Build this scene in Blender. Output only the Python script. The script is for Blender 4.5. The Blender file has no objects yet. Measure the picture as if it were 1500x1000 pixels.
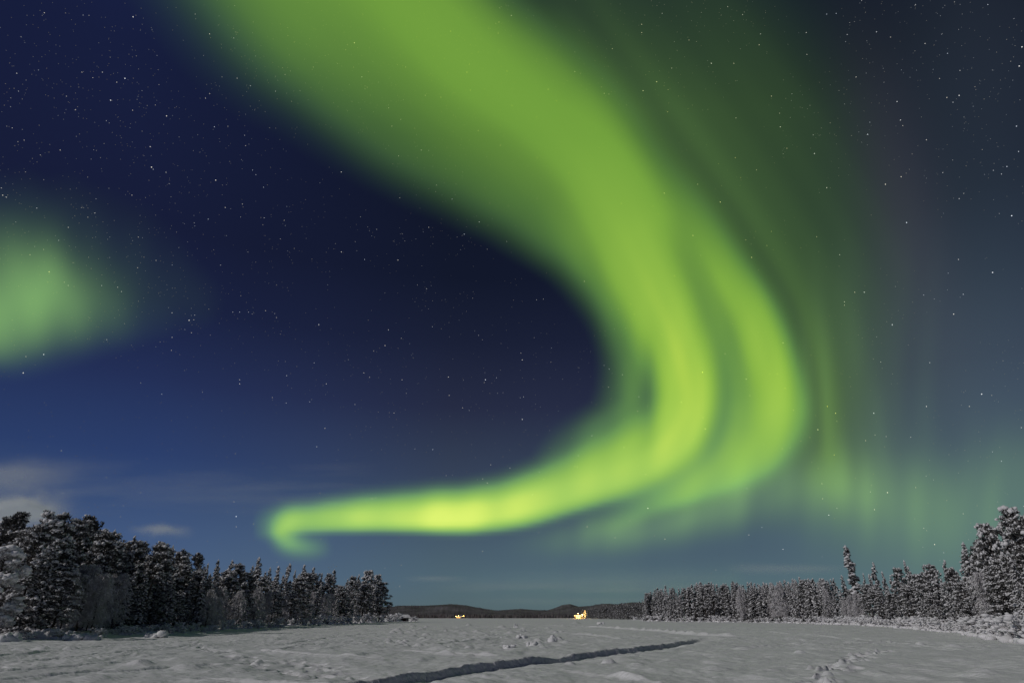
import bpy, bmesh, math
import numpy as np
from mathutils import Vector, Matrix

scene = bpy.context.scene
COL = scene.collection
R = math.radians

# ------------------------------------------------------------------ camera
FPX, PW, PH, HOR = 900.0, 1500.0, 1000.0, 404.0   # focal length and horizon drop in photo pixels
PITCH = math.atan(HOR / FPX)
CAM_H = 1.7
CP, SP = math.cos(PITCH), math.sin(PITCH)
cam_data = bpy.data.cameras.new("camera")
cam = bpy.data.objects.new("camera", cam_data)
COL.objects.link(cam)
cam.location = (0, 0, CAM_H)
cam.rotation_euler = (R(90) + PITCH, 0, 0)
cam_data.sensor_width = 36.0
cam_data.lens = 36.0 * FPX / PW
cam_data.clip_start = 0.1
cam_data.clip_end = 600000.0
scene.camera = cam

# ------------------------------------------------------------------ exposure and renderer
scene.view_settings.view_transform = 'Standard'
scene.view_settings.look = 'None'
scene.view_settings.exposure = 0.0
scene.view_settings.gamma = 1.0
scene.cycles.transparent_max_bounces = 32
scene.cycles.max_bounces = 5
scene.cycles.diffuse_bounces = 3
scene.cycles.use_denoising = True
scene.cycles.denoiser = 'OPENIMAGEDENOISE'
scene.cycles.denoising_input_passes = 'RGB_ALBEDO_NORMAL'
scene.cycles.denoising_prefilter = 'ACCURATE'
scene.cycles.sample_clamp_indirect = 3.0


def lin(c):
    c = np.array(c, float) / 255
    return np.where(c <= .04045, c / 12.92, ((c + .055) / 1.055) ** 2.4)


# ------------------------------------------------------------------ world: moonlit night sky
world = bpy.data.worlds.new("World")
scene.world = world
world.use_nodes = True
nt = world.node_tree
nt.nodes.clear()
N = lambda t, tree=None: (tree or nt).nodes.new(t)
out = N('ShaderNodeOutputWorld'); bg = N('ShaderNodeBackground')
tc = N('ShaderNodeTexCoord'); sep = N('ShaderNodeSeparateXYZ')
nt.links.new(tc.outputs['Generated'], sep.inputs[0])
asn = N('ShaderNodeMath'); asn.operation = 'ARCSINE'; nt.links.new(sep.outputs['Z'], asn.inputs[0])
el = N('ShaderNodeMath'); el.operation = 'DIVIDE'; el.inputs[1].default_value = R(60); nt.links.new(asn.outputs[0], el.inputs[0])
SKY_E = [0, 3, 6, 12, 18, 24, 30, 42, 56]
SKY_L = [(78,98,125), (72,94,128), (64,86,124), (43,62,106), (35,47,86), (26,34,66), (23,29,57), (23,30,61), (27,36,76)]
SKY_R = [(86,104,108), (80,102,114), (72,92,108), (54,66,88), (38,44,68), (26,32,54), (18,24,43), (15,20,36), (18,24,44)]


def ramp(cols):
    r = N('ShaderNodeValToRGB'); e = r.color_ramp.elements
    while len(e) < len(cols): e.new(.5)
    for i, (d, c) in enumerate(zip(SKY_E, cols)):
        e[i].position = d / 60.0
    for i, c in enumerate(cols):
        e[i].color = (*lin(c), 1)
    nt.links.new(el.outputs[0], r.inputs[0])
    return r


ra, rb = ramp(SKY_L), ramp(SKY_R)
mr = N('ShaderNodeMapRange'); mr.inputs[1].default_value = -.5; mr.inputs[2].default_value = -.1
nt.links.new(sep.outputs['X'], mr.inputs[0])
mx = N('ShaderNodeMix'); mx.data_type = 'RGBA'
nt.links.new(mr.outputs[0], mx.inputs[0]); nt.links.new(ra.outputs[0], mx.inputs[6]); nt.links.new(rb.outputs[0], mx.inputs[7])
# film-like unevenness of the night sky
nz = N('ShaderNodeTexNoise'); nz.inputs['Scale'].default_value = 3.0; nz.inputs['Detail'].default_value = 4
nt.links.new(tc.outputs['Generated'], nz.inputs['Vector'])
nm = N('ShaderNodeMapRange'); nm.inputs[3].default_value = .9; nm.inputs[4].default_value = 1.1
nt.links.new(nz.outputs['Fac'], nm.inputs[0])
nt.links.new(mx.outputs[2], bg.inputs['Color']); nt.links.new(nm.outputs[0], bg.inputs['Strength'])
nt.links.new(bg.outputs[0], out.inputs['Surface'])

# ------------------------------------------------------------------ the moon
MOON_EL, MOON_DIR = R(31), Vector((-.87, -.48, 0)).normalized()
ml = bpy.data.lights.new("moon", 'SUN'); ml.energy = 1.27; ml.angle = R(.5); ml.color = (1.0, .96, .93)
moon = bpy.data.objects.new("moon", ml); COL.objects.link(moon)
to_moon = (MOON_DIR * math.cos(MOON_EL) + Vector((0, 0, math.sin(MOON_EL)))).normalized()
moon.rotation_euler = to_moon.to_track_quat('Z', 'Y').to_euler()
moon.location = to_moon * 400

# ------------------------------------------------------------------ helpers
def tag(o, label=None, cat=None, group=None, kind=None):
    for k, v in (('label', label), ('category', cat), ('group', group), ('kind', kind)):
        if v: o[k] = v
    return o


def mesh_of(name, V, faces, mats, mi=None, smooth=False, attrs=None):
    """faces: list of int arrays (n,k)"""
    me = bpy.data.meshes.new(name)
    V = np.asarray(V, np.float32)
    faces = [np.asarray(f, np.int32) for f in faces if len(f)]
    me.vertices.add(len(V)); me.vertices.foreach_set('co', V.ravel())
    loops = np.concatenate([f.ravel() for f in faces])
    sizes = np.concatenate([np.full(len(f), f.shape[1], np.int32) for f in faces])
    me.loops.add(len(loops)); me.loops.foreach_set('vertex_index', loops)
    me.polygons.add(len(sizes))
    me.polygons.foreach_set('loop_start', np.concatenate([[0], np.cumsum(sizes)[:-1]]).astype(np.int32))
    if mi is not None: me.polygons.foreach_set('material_index', np.asarray(mi, np.int32))
    me.polygons.foreach_set('use_smooth', np.full(len(sizes), smooth, bool))
    for m in (mats if isinstance(mats, (list, tuple)) else [mats]): me.materials.append(m)
    for k, a in (attrs or {}).items():
        at = me.attributes.new(k, 'FLOAT_COLOR', 'POINT')
        at.data.foreach_set('color', np.concatenate([a, np.ones((len(a), 1))], 1).astype(np.float32).ravel())
    me.update(calc_edges=True); me.validate()
    return me


def link(name, me, parent=None, loc=None):
    o = bpy.data.objects.new(name, me); COL.objects.link(o)
    if parent: o.parent = parent
    if loc is not None: o.location = loc
    return o


class MB:
    def __init__(s): s.v = []; s.f = {3: [], 4: []}; s.n = 0; s.m = {3: [], 4: []}
    def add(s, V, F, mi=0):
        V = np.asarray(V, float).reshape(-1, 3); F = np.asarray(F, int)
        s.v.append(V); s.f[F.shape[1]].append(F + s.n); s.m[F.shape[1]].append(np.full(len(F), mi)); s.n += len(V)
    def mesh(s, name, mats, smooth=False):
        fs = [np.concatenate(s.f[k]) for k in (3, 4) if s.f[k]]; ms = [np.concatenate(s.m[k]) for k in (3, 4) if s.f[k]]
        return mesh_of(name, np.concatenate(s.v), fs, mats, np.concatenate(ms), smooth)
    def box(s, x0, y0, z0, x1, y1, z1, mi=0):
        V = [(x, y, z) for z in (z0, z1) for y in (y0, y1) for x in (x0, x1)]
        s.add(V, [(0, 2, 3, 1), (4, 5, 7, 6), (0, 1, 5, 4), (2, 6, 7, 3), (0, 4, 6, 2), (1, 3, 7, 5)], mi)
    def tube(s, pts, rad, k=7, mi=0):
        pts = np.asarray(pts, float); rad = np.broadcast_to(rad, (len(pts),)); rings = []
        for i, p in enumerate(pts):
            t = pts[min(i + 1, len(pts) - 1)] - pts[max(i - 1, 0)]; t /= np.linalg.norm(t) + 1e-9
            a = np.cross(t, (0, 1, 0) if abs(t[1]) < .9 else (1, 0, 0)); a /= np.linalg.norm(a); b = np.cross(t, a)
            th = np.arange(k) * 2 * np.pi / k
            rings.append(p + rad[i] * (np.cos(th)[:, None] * a + np.sin(th)[:, None] * b))
        F = [(i * k + j, i * k + (j + 1) % k, (i + 1) * k + (j + 1) % k, (i + 1) * k + j) for i in range(len(pts) - 1) for j in range(k)]
        s.add(np.concatenate(rings), F, mi)


def mat(name, col, rough=.9, var=0.0, scale=2.0, bump=0.0, bscale=20, emit=None, estr=0, tint=None, spec=.2):
    m = bpy.data.materials.new(name); m.use_nodes = True; t = m.node_tree; b = t.nodes['Principled BSDF']
    b.inputs['Base Color'].default_value = (*col, 1); b.inputs['Roughness'].default_value = rough
    b.inputs['Specular IOR Level'].default_value = spec
    geo = t.nodes.new('ShaderNodeTexCoord')
    if var:
        n = t.nodes.new('ShaderNodeTexNoise'); n.inputs['Scale'].default_value = scale; n.inputs['Detail'].default_value = 6
        t.links.new(geo.outputs['Object'], n.inputs['Vector'])
        r = t.nodes.new('ShaderNodeValToRGB'); r.color_ramp.elements[0].position = .3; r.color_ramp.elements[1].position = .7
        c0 = np.array(col) * (1 - var); c1 = np.minimum(np.array(tint if tint is not None else col) * (1 + var), .9)
        r.color_ramp.elements[0].color = (*c0, 1); r.color_ramp.elements[1].color = (*c1, 1)
        t.links.new(n.outputs['Fac'], r.inputs[0]); t.links.new(r.outputs[0], b.inputs['Base Color'])
    if bump:
        n2 = t.nodes.new('ShaderNodeTexNoise'); n2.inputs['Scale'].default_value = bscale; n2.inputs['Detail'].default_value = 8
        t.links.new(geo.outputs['Object'], n2.inputs['Vector'])
        bp = t.nodes.new('ShaderNodeBump'); bp.inputs['Strength'].default_value = bump; bp.inputs['Distance'].default_value = .1
        t.links.new(n2.outputs['Fac'], bp.inputs['Height']); t.links.new(bp.outputs[0], b.inputs['Normal'])
    if emit is not None:
        b.inputs['Emission Color'].default_value = (*emit, 1); b.inputs['Emission Strength'].default_value = estr
    return m


M_SNOW = mat('snow', (.75, .75, .75), .8, .05, .35, .9, 5.0, tint=(.80, .80, .80))
M_TSNOW = mat('tree_snow', (.80, .79, .80), .9, .12, 1.2, .4, 4.0)
M_NEEDLE = mat('needles', (.105, .102, .10), .8, .4, 1.5)
M_FROST = mat('frosted_twigs', (.62, .60, .61), .9, .25, .9)
M_BARK = mat('bark', (.055, .045, .04), .9, .3, 3.0, .6, 14)
M_HILL = mat('far_hillside', (.135, .125, .135), .95, .45, .012)
M_FARTREE = mat('far_trees', (.14, .125, .125), .95, .5, .05)
M_WOOD = mat('weathered_boards', (.05, .035, .03), .8, .3, 4.0, .3, 20)
M_LIT = mat('lit_window', (.8, .6, .3), .5, emit=(1.0, .62, .16), estr=1.0)
M_BULB = mat('lamp_bulb', (.9, .7, .4), .5, emit=(1.0, .62, .17), estr=1.7)
M_METAL = mat('painted_metal', (.12, .12, .12), .5, .2, 5.0)

_t = M_SNOW.node_tree; _bn = [n for n in _t.nodes if n.type == 'TEX_NOISE'][1]; _mp = _t.nodes.new('ShaderNodeMapping'); _mp.inputs['Scale'].default_value = (.45, 1.0, 1.0); _mp.inputs['Rotation'].default_value = (0, 0, R(14))
_t.links.new([n for n in _t.nodes if n.type == 'TEX_COORD'][0].outputs['Object'], _mp.inputs['Vector']); _t.links.new(_mp.outputs[0], _bn.inputs['Vector'])

# ------------------------------------------------------------------ photo pixel -> place (all distances in metres)
def ray(px, py):
    u, v = (px - PW / 2) / FPX, (PH / 2 - py) / FPX
    return u, CP - v * SP, SP + v * CP          # x right, y forward, z up (not normalised)


def ground_pt(px, py):
    x, y, z = ray(px, py); k = CAM_H / -z
    return x * k, y * k


def at_dist(px, py, Y):
    """point on the pixel's ray at forward distance Y (metres along the lake)"""
    x, y, z = ray(px, py); k = Y / y
    return x * k, Y, CAM_H + z * k


def m_per_px(Y): return Y / CP / FPX


_T = np.random.RandomState(7).rand(256, 256)
def vnoise(x, y):
    xi = np.floor(x).astype(int); yi = np.floor(y).astype(int); fx = x - xi; fy = y - yi
    fx = fx * fx * (3 - 2 * fx); fy = fy * fy * (3 - 2 * fy)
    g = lambda a, b: _T[a & 255, b & 255]
    return (g(xi, yi) * (1 - fx) + g(xi + 1, yi) * fx) * (1 - fy) + (g(xi, yi + 1) * (1 - fx) + g(xi + 1, yi + 1) * fx) * fy


def fbm(x, y, o=4):
    s = 0; a = .5
    for i in range(o):
        s = s + a * vnoise(x + 17.3 * i, y + 9.1 * i); x = x * 2.03; y = y * 2.03; a *= .5
    return s


def polydist(x, y, P):
    """distance to a polyline, signed distance (+ right of travel), arc length"""
    best = np.full(x.shape, 1e9); sg = np.zeros(x.shape); al = np.zeros(x.shape); acc = 0.0
    for a, b in zip(P[:-1], P[1:]):
        d = np.subtract(b, a); L = np.hypot(*d); d = d / L
        t = np.clip((x - a[0]) * d[0] + (y - a[1]) * d[1], 0, L)
        ex = x - a[0] - t * d[0]; ey = y - a[1] - t * d[1]; q = np.hypot(ex, ey)
        m = q < best; best = np.where(m, q, best); sg = np.where(m, ex * d[1] - ey * d[0], sg); al = np.where(m, acc + t, al); acc += L
    return best, sg, al, acc


def inside(x, y, P):
    r = np.zeros(x.shape, bool); n = len(P)
    for i in range(n):
        (x1, y1), (x2, y2) = P[i], P[(i + 1) % n]
        c = ((y1 > y) != (y2 > y)) & (x < (x2 - x1) * (y - y1) / (y2 - y1 + 1e-12) + x1)
        r ^= c
    return r


L_SHORE_PX = [(-300, 958), (-120, 946), (0, 939), (100, 937), (200, 930), (300, 926), (400, 919), (500, 914), (560, 911.2), (578, 909.6)]
R_SHORE_PX = [(1900, 1000), (1650, 965), (1500, 941), (1450, 933), (1380, 925), (1300, 918), (1210, 914), (1100, 911.4), (1000, 910.3), (945, 909.2), (925, 907.2), (890, 906.0), (860, 905.5)]
LS = [ground_pt(*p) for p in L_SHORE_PX]
RS = [ground_pt(*p) for p in R_SHORE_PX]
L_POLY = [(-250, 5)] + LS + [(LS[-1][0] - 25, LS[-1][1] + 45), (-160, 420), (-900, 700)]
R_POLY = [(300, 5)] + RS + [(RS[-1][0] + 250, RS[-1][1] + 500), (2500, 1500)]
shore_l = lambda px: float(np.interp(px, [p[0] for p in L_SHORE_PX], [g[1] for g in LS]))
shore_r = lambda px: float(np.interp(-px, [-p[0] for p in R_SHORE_PX], [g[1] for g in RS]))

GROOVE = [ground_pt(*p) for p in [(440, 1012), (500, 1004), (560, 996), (640, 984), (700, 975), (780, 966), (860, 956), (930, 949), (985, 941), (1018, 936.5), (1034, 934)]]
BERM1 = [ground_pt(*p) for p in [(760, 914), (860, 918), (950, 923), (1030, 931), (1075, 933), (1110, 933)]]
BERM2 = [ground_pt(*p) for p in [(812, 983), (850, 986.5), (900, 994), (960, 1005), (1010, 1018)]]
BERM3 = [ground_pt(*p) for p in [(820, 928), (860, 930), (915, 936)]]
STRIP = [ground_pt(*p) for p in [(560, 913.5), (620, 915.5), (700, 917), (750, 918.5)]]
TRAILS = [[ground_pt(*p) for p in q] for q in (
    [(0, 962), (60, 956), (170, 945), (290, 939)], [(0, 985), (100, 978), (195, 971)], [(0, 948), (120, 944), (260, 938)], [(170, 986), (310, 975)],
    [(395, 952), (440, 946), (520, 940)], [(-40, 1000), (80, 990), (150, 984)], [(0, 972), (90, 965), (200, 955), (330, 944)], [(560, 952), (640, 956), (720, 962)], [(400, 944), (480, 934), (560, 927)], [(640, 946), (700, 938), (800, 930)],
    [(1120, 925), (1240, 934), (1400, 952)], [(1060, 948), (1180, 944), (1330, 940)], [(300, 995), (420, 1002), (500, 1010)], [(330, 952), (450, 960), (560, 966)])]
FEET_R = [ground_pt(*p) for p in [(1195, 1016), (1212, 990), (1224, 978), (1234, 969), (1246, 965), (1258, 961), (1272, 957), (1300, 952)]]
FEET_L = [ground_pt(*p) for p in [(285, 940), (305, 953), (340, 962), (390, 974), (430, 984), (480, 990), (520, 996)]]
FEET_L2 = [ground_pt(*p) for p in [(350, 966), (420, 968), (470, 975), (500, 985)]]
rng = np.random.RandomState(11)
PITS = []
for P, n, w, dep in ((FEET_R, 85, .22, .30), (FEET_L, 90, .24, .13), (FEET_L2, 45, .25, .10)):
    seg = np.array(P); L = np.concatenate([[0], np.cumsum(np.hypot(*np.diff(seg, axis=0).T))])
    for s in np.sort(rng.uniform(0, L[-1], n)):
        cx, cy = np.interp(s, L, seg[:, 0]), np.interp(s, L, seg[:, 1])
        PITS.append((cx + rng.normal(0, w), cy + rng.normal(0, w * 1.3), rng.uniform(.15, .25), -dep * rng.uniform(.6, 1.4)))
        if rng.rand() < .75: PITS.append((cx + rng.normal(0, w * 1.1), cy + rng.normal(0, w * 1.5), rng.uniform(.10, .20), dep * rng.uniform(.15, .5)))
# drifts and lumps in the snow crust: photo x, y, width px, height px
for x, y, w, h in [(891, 971, 16, 5), (844, 913, 10, 3), (909, 912, 10, 3), (921, 912, 8, 3), (1172, 957, 14, 4), (1130, 980, 26, 3), (1045, 980, 30, 4), (204, 976, 26, 6), (275, 980, 32, 5),
                   (715, 960, 20, 2), (835, 975, 14, 3), (1400, 968, 34, 3), (1320, 975, 30, 3), (1440, 985, 34, 4), (1345, 945, 20, 3), (1395, 948, 18, 3), (30, 952, 20, 4), (60, 950, 22, 4), (100, 953, 20, 4),
                   (640, 951, 20, 3), (655, 958, 24, 3), (1250, 940, 16, 2), (1090, 950, 20, 2), (985, 965, 24, 2), (935, 975, 20, 2), (1280, 985, 30, 4), (1500, 975, 40, 4), (130, 995, 40, 4)]:
    cx, cy = ground_pt(x, y); k = m_per_px(cy); PITS.append((cx, cy, w * k * .5, h * k * 1.1))
for i in range(150):      # the churned patch beyond the trench
    cx, cy = ground_pt(rng.uniform(565, 840), rng.uniform(915, 951)); k = m_per_px(cy)
    PITS.append((cx, cy, rng.uniform(2.5, 7) * k, rng.uniform(.8, 3.2) * k * rng.choice([1, 1, 1, -.6])))


def height(x, y):
    x = np.asarray(x, float); y = np.asarray(y, float); r = np.hypot(x, y)
    near = 1 / (1 + (r / 260) ** 2)
    z = (fbm(x * .22 + y * .10, y * .10 - x * .05, 4) - .47) * .34 * near + (fbm(x * .9, y * .55 + 40, 3) - .44) * .14 / (1 + (r / 120) ** 2)
    z = z + (fbm(x * 2.6 + 3, y * 1.3, 3) - .44) * .10 / (1 + (r / 60) ** 2)
    q = np.clip((fbm(x * .55 + 9, y * .33, 3) - .52) / .2, 0, 1); z = z + q * .10 * near
    # wind crust: broken terraces whose edges catch the moon
    cst = fbm(x * .42 + y * .12 + 31, y * .24 + 7, 4) * 9; st = cst - np.floor(cst)
    z = z + .075 * near * (np.clip(st / .18, 0, 1) - st) * np.clip((fbm(x * .09 + 3, y * .06 + 8, 2) - .30) / .15, 0, 1)
    for P, hgt, w in ((BERM1, .30, .42), (BERM2, .15, .13), (BERM3, .14, .35)):
        b, s, al, tot = polydist(x, y, P)
        lump = .55 + .9 * vnoise(al * 1.1 + 3, al * 0 + 5)
        z = z + hgt * lump * np.exp(-(b / w) ** 2) * np.clip(al / 4, 0, 1) * np.clip((tot - al) / 3, 0, 1)
    b, s, al, tot = polydist(x, y, STRIP); z = z - .30 * np.exp(-(b / 1.2) ** 2)
    for P in TRAILS:
        b, s, al, tot = polydist(x, y, P)
        z = z - .15 * np.exp(-(b / .20) ** 2) * (.3 + vnoise(al * .9, al * 0 + 2)) + .05 * np.exp(-((b - .4) / .2) ** 2)
    b, s, al, tot = polydist(x, y, GROOVE)
    s = s + .08 * (vnoise(al * .8, al * 0 + 1) - .5) + .04 * (vnoise(al * 3.1, al * 0 + 4) - .5)
    endf = np.clip((tot - al) / 8, 0, 1) * (b < 6)
    tr = np.where(s > 0, np.clip(s / .10, 0, 1) * np.clip((2.3 - s) / 1.5, 0, 1), 0) * .24
    rim = np.where(s <= 0, np.exp(s / .7), np.clip(1 - s / .1, 0, 1)) * (.03 + .16 * np.clip(vnoise(al * 1.7, al * 0 + 8) - .62, 0, 1))
    z = z + endf * (rim - tr)
    for cx, cy, rad, a in PITS:
        m = (np.abs(x - cx) < 3 * rad) & (np.abs(y - cy) < 3 * rad)
        if m.any():
            d = ((x[m] - cx) ** 2 + (y[m] - cy) ** 2) / rad ** 2
            z[m] += a * np.exp(-d ** (2.4 if rad < .3 else 1.3))
    for P, rise in ((L_POLY, .9), (R_POLY, .8)):
        b, s, al, tot = polydist(x, y, P + [P[0]]); i = inside(x, y, P)
        z = z + np.where(i, rise * (1 - np.exp(-b / 7)) + .35 * (fbm(x * .35, y * .35 + 5, 3) - .3) * np.clip(b / 3, 0, 1) + np.clip(b - 15, 0, 200) * .02, 0)
    return z


def hz(x, y): return float(height(np.array([x]), np.array([y]))[0])


# ------------------------------------------------------------------ ground: one sheet of snow, fine towards the lake, out to the horizon
az = np.concatenate([np.linspace(-180, -48, 60, endpoint=False), np.linspace(-48, 48, 860, endpoint=False), np.linspace(48, 180, 60, endpoint=False)])
rr = np.concatenate([np.geomspace(.4, 17, 36, endpoint=False), np.geomspace(17, 130, 420, endpoint=False), np.geomspace(130, 900, 110, endpoint=False), np.geomspace(900, 60000, 40)])
A, RR = np.meshgrid(np.radians(az), rr)
gx, gy = RR * np.sin(A), RR * np.cos(A)
gz = height(gx.ravel(), gy.ravel())
nr, na = RR.shape
V = np.concatenate([np.stack([gx.ravel(), gy.ravel(), gz], 1), [[0, 0, hz(0, .01)]]])
i = np.arange(nr - 1)[:, None] * na; j = np.arange(na)[None]; j2 = (j + 1) % na
Q = np.stack([i + j, i + na + j, i + na + j2, i + j2], -1).reshape(-1, 4)[:, ::-1]
C = np.stack([np.full(na, nr * na), np.arange(na), (np.arange(na) + 1) % na], 1)[:, ::-1]
g = link('ground', mesh_of('ground', V, [C, Q], M_SNOW, None, True)); tag(g, kind='structure', label='snow covered frozen lake crossed by a trench and footprints')
# ------------------------------------------------------------------ aurora, stars and clouds: real shells high over the lake
def spline(pts, n=36):
    P = np.array(pts, float); P = np.vstack([2 * P[0] - P[1], P, 2 * P[-1] - P[-2]]); o = []
    for i in range(1, len(P) - 2):
        t = np.linspace(0, 1, n, endpoint=False)[:, None]; a, b, c, d = P[i - 1], P[i], P[i + 1], P[i + 2]
        o.append(.5 * ((2 * b) + (c - a) * t + (2 * a - 5 * b + 4 * c - d) * t * t + (3 * b - a - 3 * c + d) * t ** 3))
    o.append(P[-2][None]); return np.vstack(o)


def stroke(X,Y,pts,p=2.0,pl=None,coord=False):
    # rows x, y, width on the left of travel, width on the right, strength
    S=spline(pts); T=np.gradient(S[:,:2],axis=0); T/=np.linalg.norm(T,axis=1)[:,None]+1e-9
    x=X.ravel(); y=Y.ravel(); best=np.full(x.size,1e18); k=np.zeros(x.size,int)
    for i in range(len(S)):
        d=(x-S[i,0])**2+(y-S[i,1])**2; m=d<best; best[m]=d[m]; k[m]=i
    dx=x-S[k,0]; dy=y-S[k,1]
    side=T[k,0]*dy-T[k,1]*dx            # >0: right of travel (y down)
    w=np.where(side>0,S[k,2],S[k,3]); w=np.maximum(w,1)
    pw=np.where(side>0,pl or p,p)
    r=(np.maximum(S[k,4],0)*np.exp(-(np.sqrt(best)/w)**pw)).reshape(X.shape)
    return (r,(np.sign(side)*np.sqrt(best)).reshape(X.shape),(k*1.0).reshape(X.shape)) if coord else r
def blob(X,Y,x,y,sx,sy,a,rot=0,p=2):
    c,s=np.cos(rot),np.sin(rot); u=((X-x)*c+(Y-y)*s)/sx; v=(-(X-x)*s+(Y-y)*c)/sy
    return a*np.exp(-(u*u+v*v)**(p/2))
def snoise(X,Y,seed,fx,fy):
    r=np.random.RandomState(seed); o=0
    for i in range(9):
        a=r.uniform(.5,1.6); b=r.uniform(.5,1.6)*r.choice([-1,1])
        o=o+np.sin(X*fx*a+Y*fy*b+r.uniform(0,6.28))
    return o/3
def aurora_layers(X,Y):
    # warp the plane a little so that no edge is a clean curve
    Xw=X+6*snoise(X,Y,1,.012,.008); Yw=Y+4*snoise(X,Y,2,.009,.013)
    main,cr,ar=stroke(Xw,Yw,[(330,-330,175,115,.8),(475,-120,172,112,.9),(585,-12,160,108,.97),(680,78,140,102,1.0),(782,162,116,102,1.02),(855,234,96,96,1.06),
        (904,318,82,80,1.13),(938,400,62,62,1.2),(967,470,54,54,1.3),(989,535,50,50,1.4),(996,590,50,48,1.42),(975,640,48,42,1.42),(922,683,44,34,1.42),(850,714,38,29,1.45),
        (770,740,32,26,1.75),(690,756,29,21,2.35),(620,760,28,18,2.1),(550,761,25,17,1.45),(490,763,23,16,1.1),(445,765,20,16,.75),(400,768,22,18,.28),(365,772,22,18,0)],3.4,2.3,True)
    hook=stroke(Xw,Yw,[(500,757,16,14,.0),(462,757,18,15,.2),(428,764,18,18,.6),(412,778,15,18,.62),(425,794,15,18,.5),(455,802,14,15,.26),(490,800,14,14,.0)],2.0)
    hook=hook+.25*blob(X,Y,505,755,30,17,1)+.22*blob(X,Y,645,764,45,13,1)
    skirt=stroke(Xw,Yw,[(290,-120,70,85,.24),(400,40,58,80,.27),(478,122,48,80,.22),(570,200,44,72,.21),(668,258,42,65,.23),(755,314,40,55,.28),(836,378,32,45,.25),(892,445,30,38,.25),(914,505,29,28,.26),(918,560,29,28,.28),(906,612,30,30,.27),(865,650,34,34,.2),(800,690,30,30,.0)],2.2)
    outer=stroke(Xw,Yw,[(840,120,50,46,.0),(935,222,48,42,.18),(1003,303,40,40,.6),(1063,392,36,38,.95),(1110,466,36,38,1.2),(1136,545,36,38,1.33),(1140,605,42,38,1.3),(1118,652,46,38,1.0),(1062,688,40,32,.72),(1000,715,34,24,.58),(945,738,30,20,.32),(890,760,26,20,.10),(840,775,24,20,.0)],2.7,2.0)
    fill=stroke(Xw,Yw,[(960,340,40,40,.2),(1020,430,44,44,.45),(1058,510,46,46,.52),(1070,590,46,46,.46),(1040,655,46,40,.36),(960,712,40,36,.12)],2.2)
    dark=1-.34*np.exp(-np.abs((Xw-941-.03*(Y-560))/12)**2-np.abs((Y-575)/75)**3)
    up=np.clip((760-Y)/120,0,1)
    fold=snoise(cr,ar,31,.040,.004)*.065+(snoise(cr,ar,32,.10,.006)*.055+snoise(cr,ar,34,.17,.008)*.025)*np.clip((Y-260)/260,.15,1)      # folds running along the band
    rays=1+up*fold+.08*snoise(X+.12*Y,Y,5,.075,.004)*np.exp(-((Y-600)/150)**2)+.03*snoise(X,Y,6,.02,.006)+.07*snoise(X,Y,33,.07,.003)*np.exp(-((Y-740)/60)**2)
    I=(main+hook+skirt+outer+fill)*dark*rays
    low=np.clip((Y-200)/400,0,1)[...,None]
    T=[0,.28,.5,1.0,1.4,2.0,2.5]
    TOP=[(0,0,0),(.034,.080,.022),(.062,.142,.029),(.155,.325,.047),(.19,.385,.052),(.25,.45,.06),(.3,.5,.07)]
    LOW=[(0,0,0),(.062,.150,.034),(.125,.285,.050),(.245,.46,.062),(.345,.575,.073),(.56,.745,.09),(.68,.83,.11)]
    rp=lambda C:np.stack([np.interp(I,T,[c[k] for c in C]) for k in range(3)],-1)
    col=rp(TOP)*(1-low)+rp(LOW)*low
    ab=np.clip(I,0,1)**.8*(1-.40*np.clip((Y-560)/150,0,1))
    Xl=X+10*snoise(X,Y,41,.018,.02); Yl=Y+9*snoise(X,Y,42,.02,.016)
    left=blob(Xl,Yl,66,430,80,54,.42,.2,2.2)+blob(Xl,Yl,10,478,92,52,.50,.05,2.2)+blob(Xl,Yl,-20,410,95,66,.30)+blob(X,Y,55,425,150,120,.14,0)+blob(X,Y,200,450,150,60,.03)
    left=left*(1-.9/(1+np.exp(-(Yl-(537-.16*X))/13)))*(1+.10*snoise(X,Y,11,.035,.012)+.06*snoise(X,Y,12,.08,.02))
    lc=left[...,None]*np.array([.19,.385,.140])
    ray=1+.16*snoise(X+.1*Y,Y*.2,8,.045,.006)+.10*snoise(X+.1*Y,Y*.3,9,.11,.012)
    v1,c1,a1=stroke(X,Y,[(800,-150,120,240,.72),(890,20,120,240,.80),(1000,170,100,190,.95),(1105,320,70,150,.95),(1172,440,45,115,.95),(1207,560,36,70,1.0),(1212,660,50,60,.8)],1.7,None,True)
    v1=v1*1.4*(1+.11*snoise(c1,a1,51,.028,.004)+.05*snoise(c1,a1,52,.09,.006))*np.clip(.62+Y/420,0,1)
    v2=blob(X,Y,1250,722,50,30,.50,.35)+blob(X,Y,1232,700,22,40,.35,.1)+blob(X,Y,1300,738,150,60,.75,.0)+blob(X,Y,1170,712,130,44,1.05)+blob(X,Y,890,782,100,22,1.0,-.12)+blob(X,Y,985,770,110,26,.75,-.2)+blob(X,Y,1060,730,120,36,1.1,-.25)+blob(X,Y,1020,752,40,14,.5,-.3)+blob(X,Y,925,762,30,12,.5,-.4)
    for x,y,w,h,a,t in ((1213,640,11,80,.45,-.05),(1234,690,14,70,.5,-.08),(1268,700,13,85,.45,-.1),(1292,660,16,95,.35,-.12),(1205,520,13,95,.4,-.08),(1182,560,10,80,.35,-.05),(1330,690,18,110,.25,-.14),(1150,700,12,50,.3,0),(1372,700,20,110,.2,-.15),(880,770,34,16,.4,0),(1440,720,24,90,.22,-.15),(1255,500,22,130,.22,-.14)):
        v2=v2+blob(X,Y,x,y,w,h,a,t)
    v2=v2+blob(X,Y,1400,770,130,80,.85)+blob(X,Y,1300,580,120,190,.30)+blob(X,Y,1490,680,60,60,.6)+blob(X,Y,950,860,260,30,.3)
    v2=v2*ray
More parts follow.
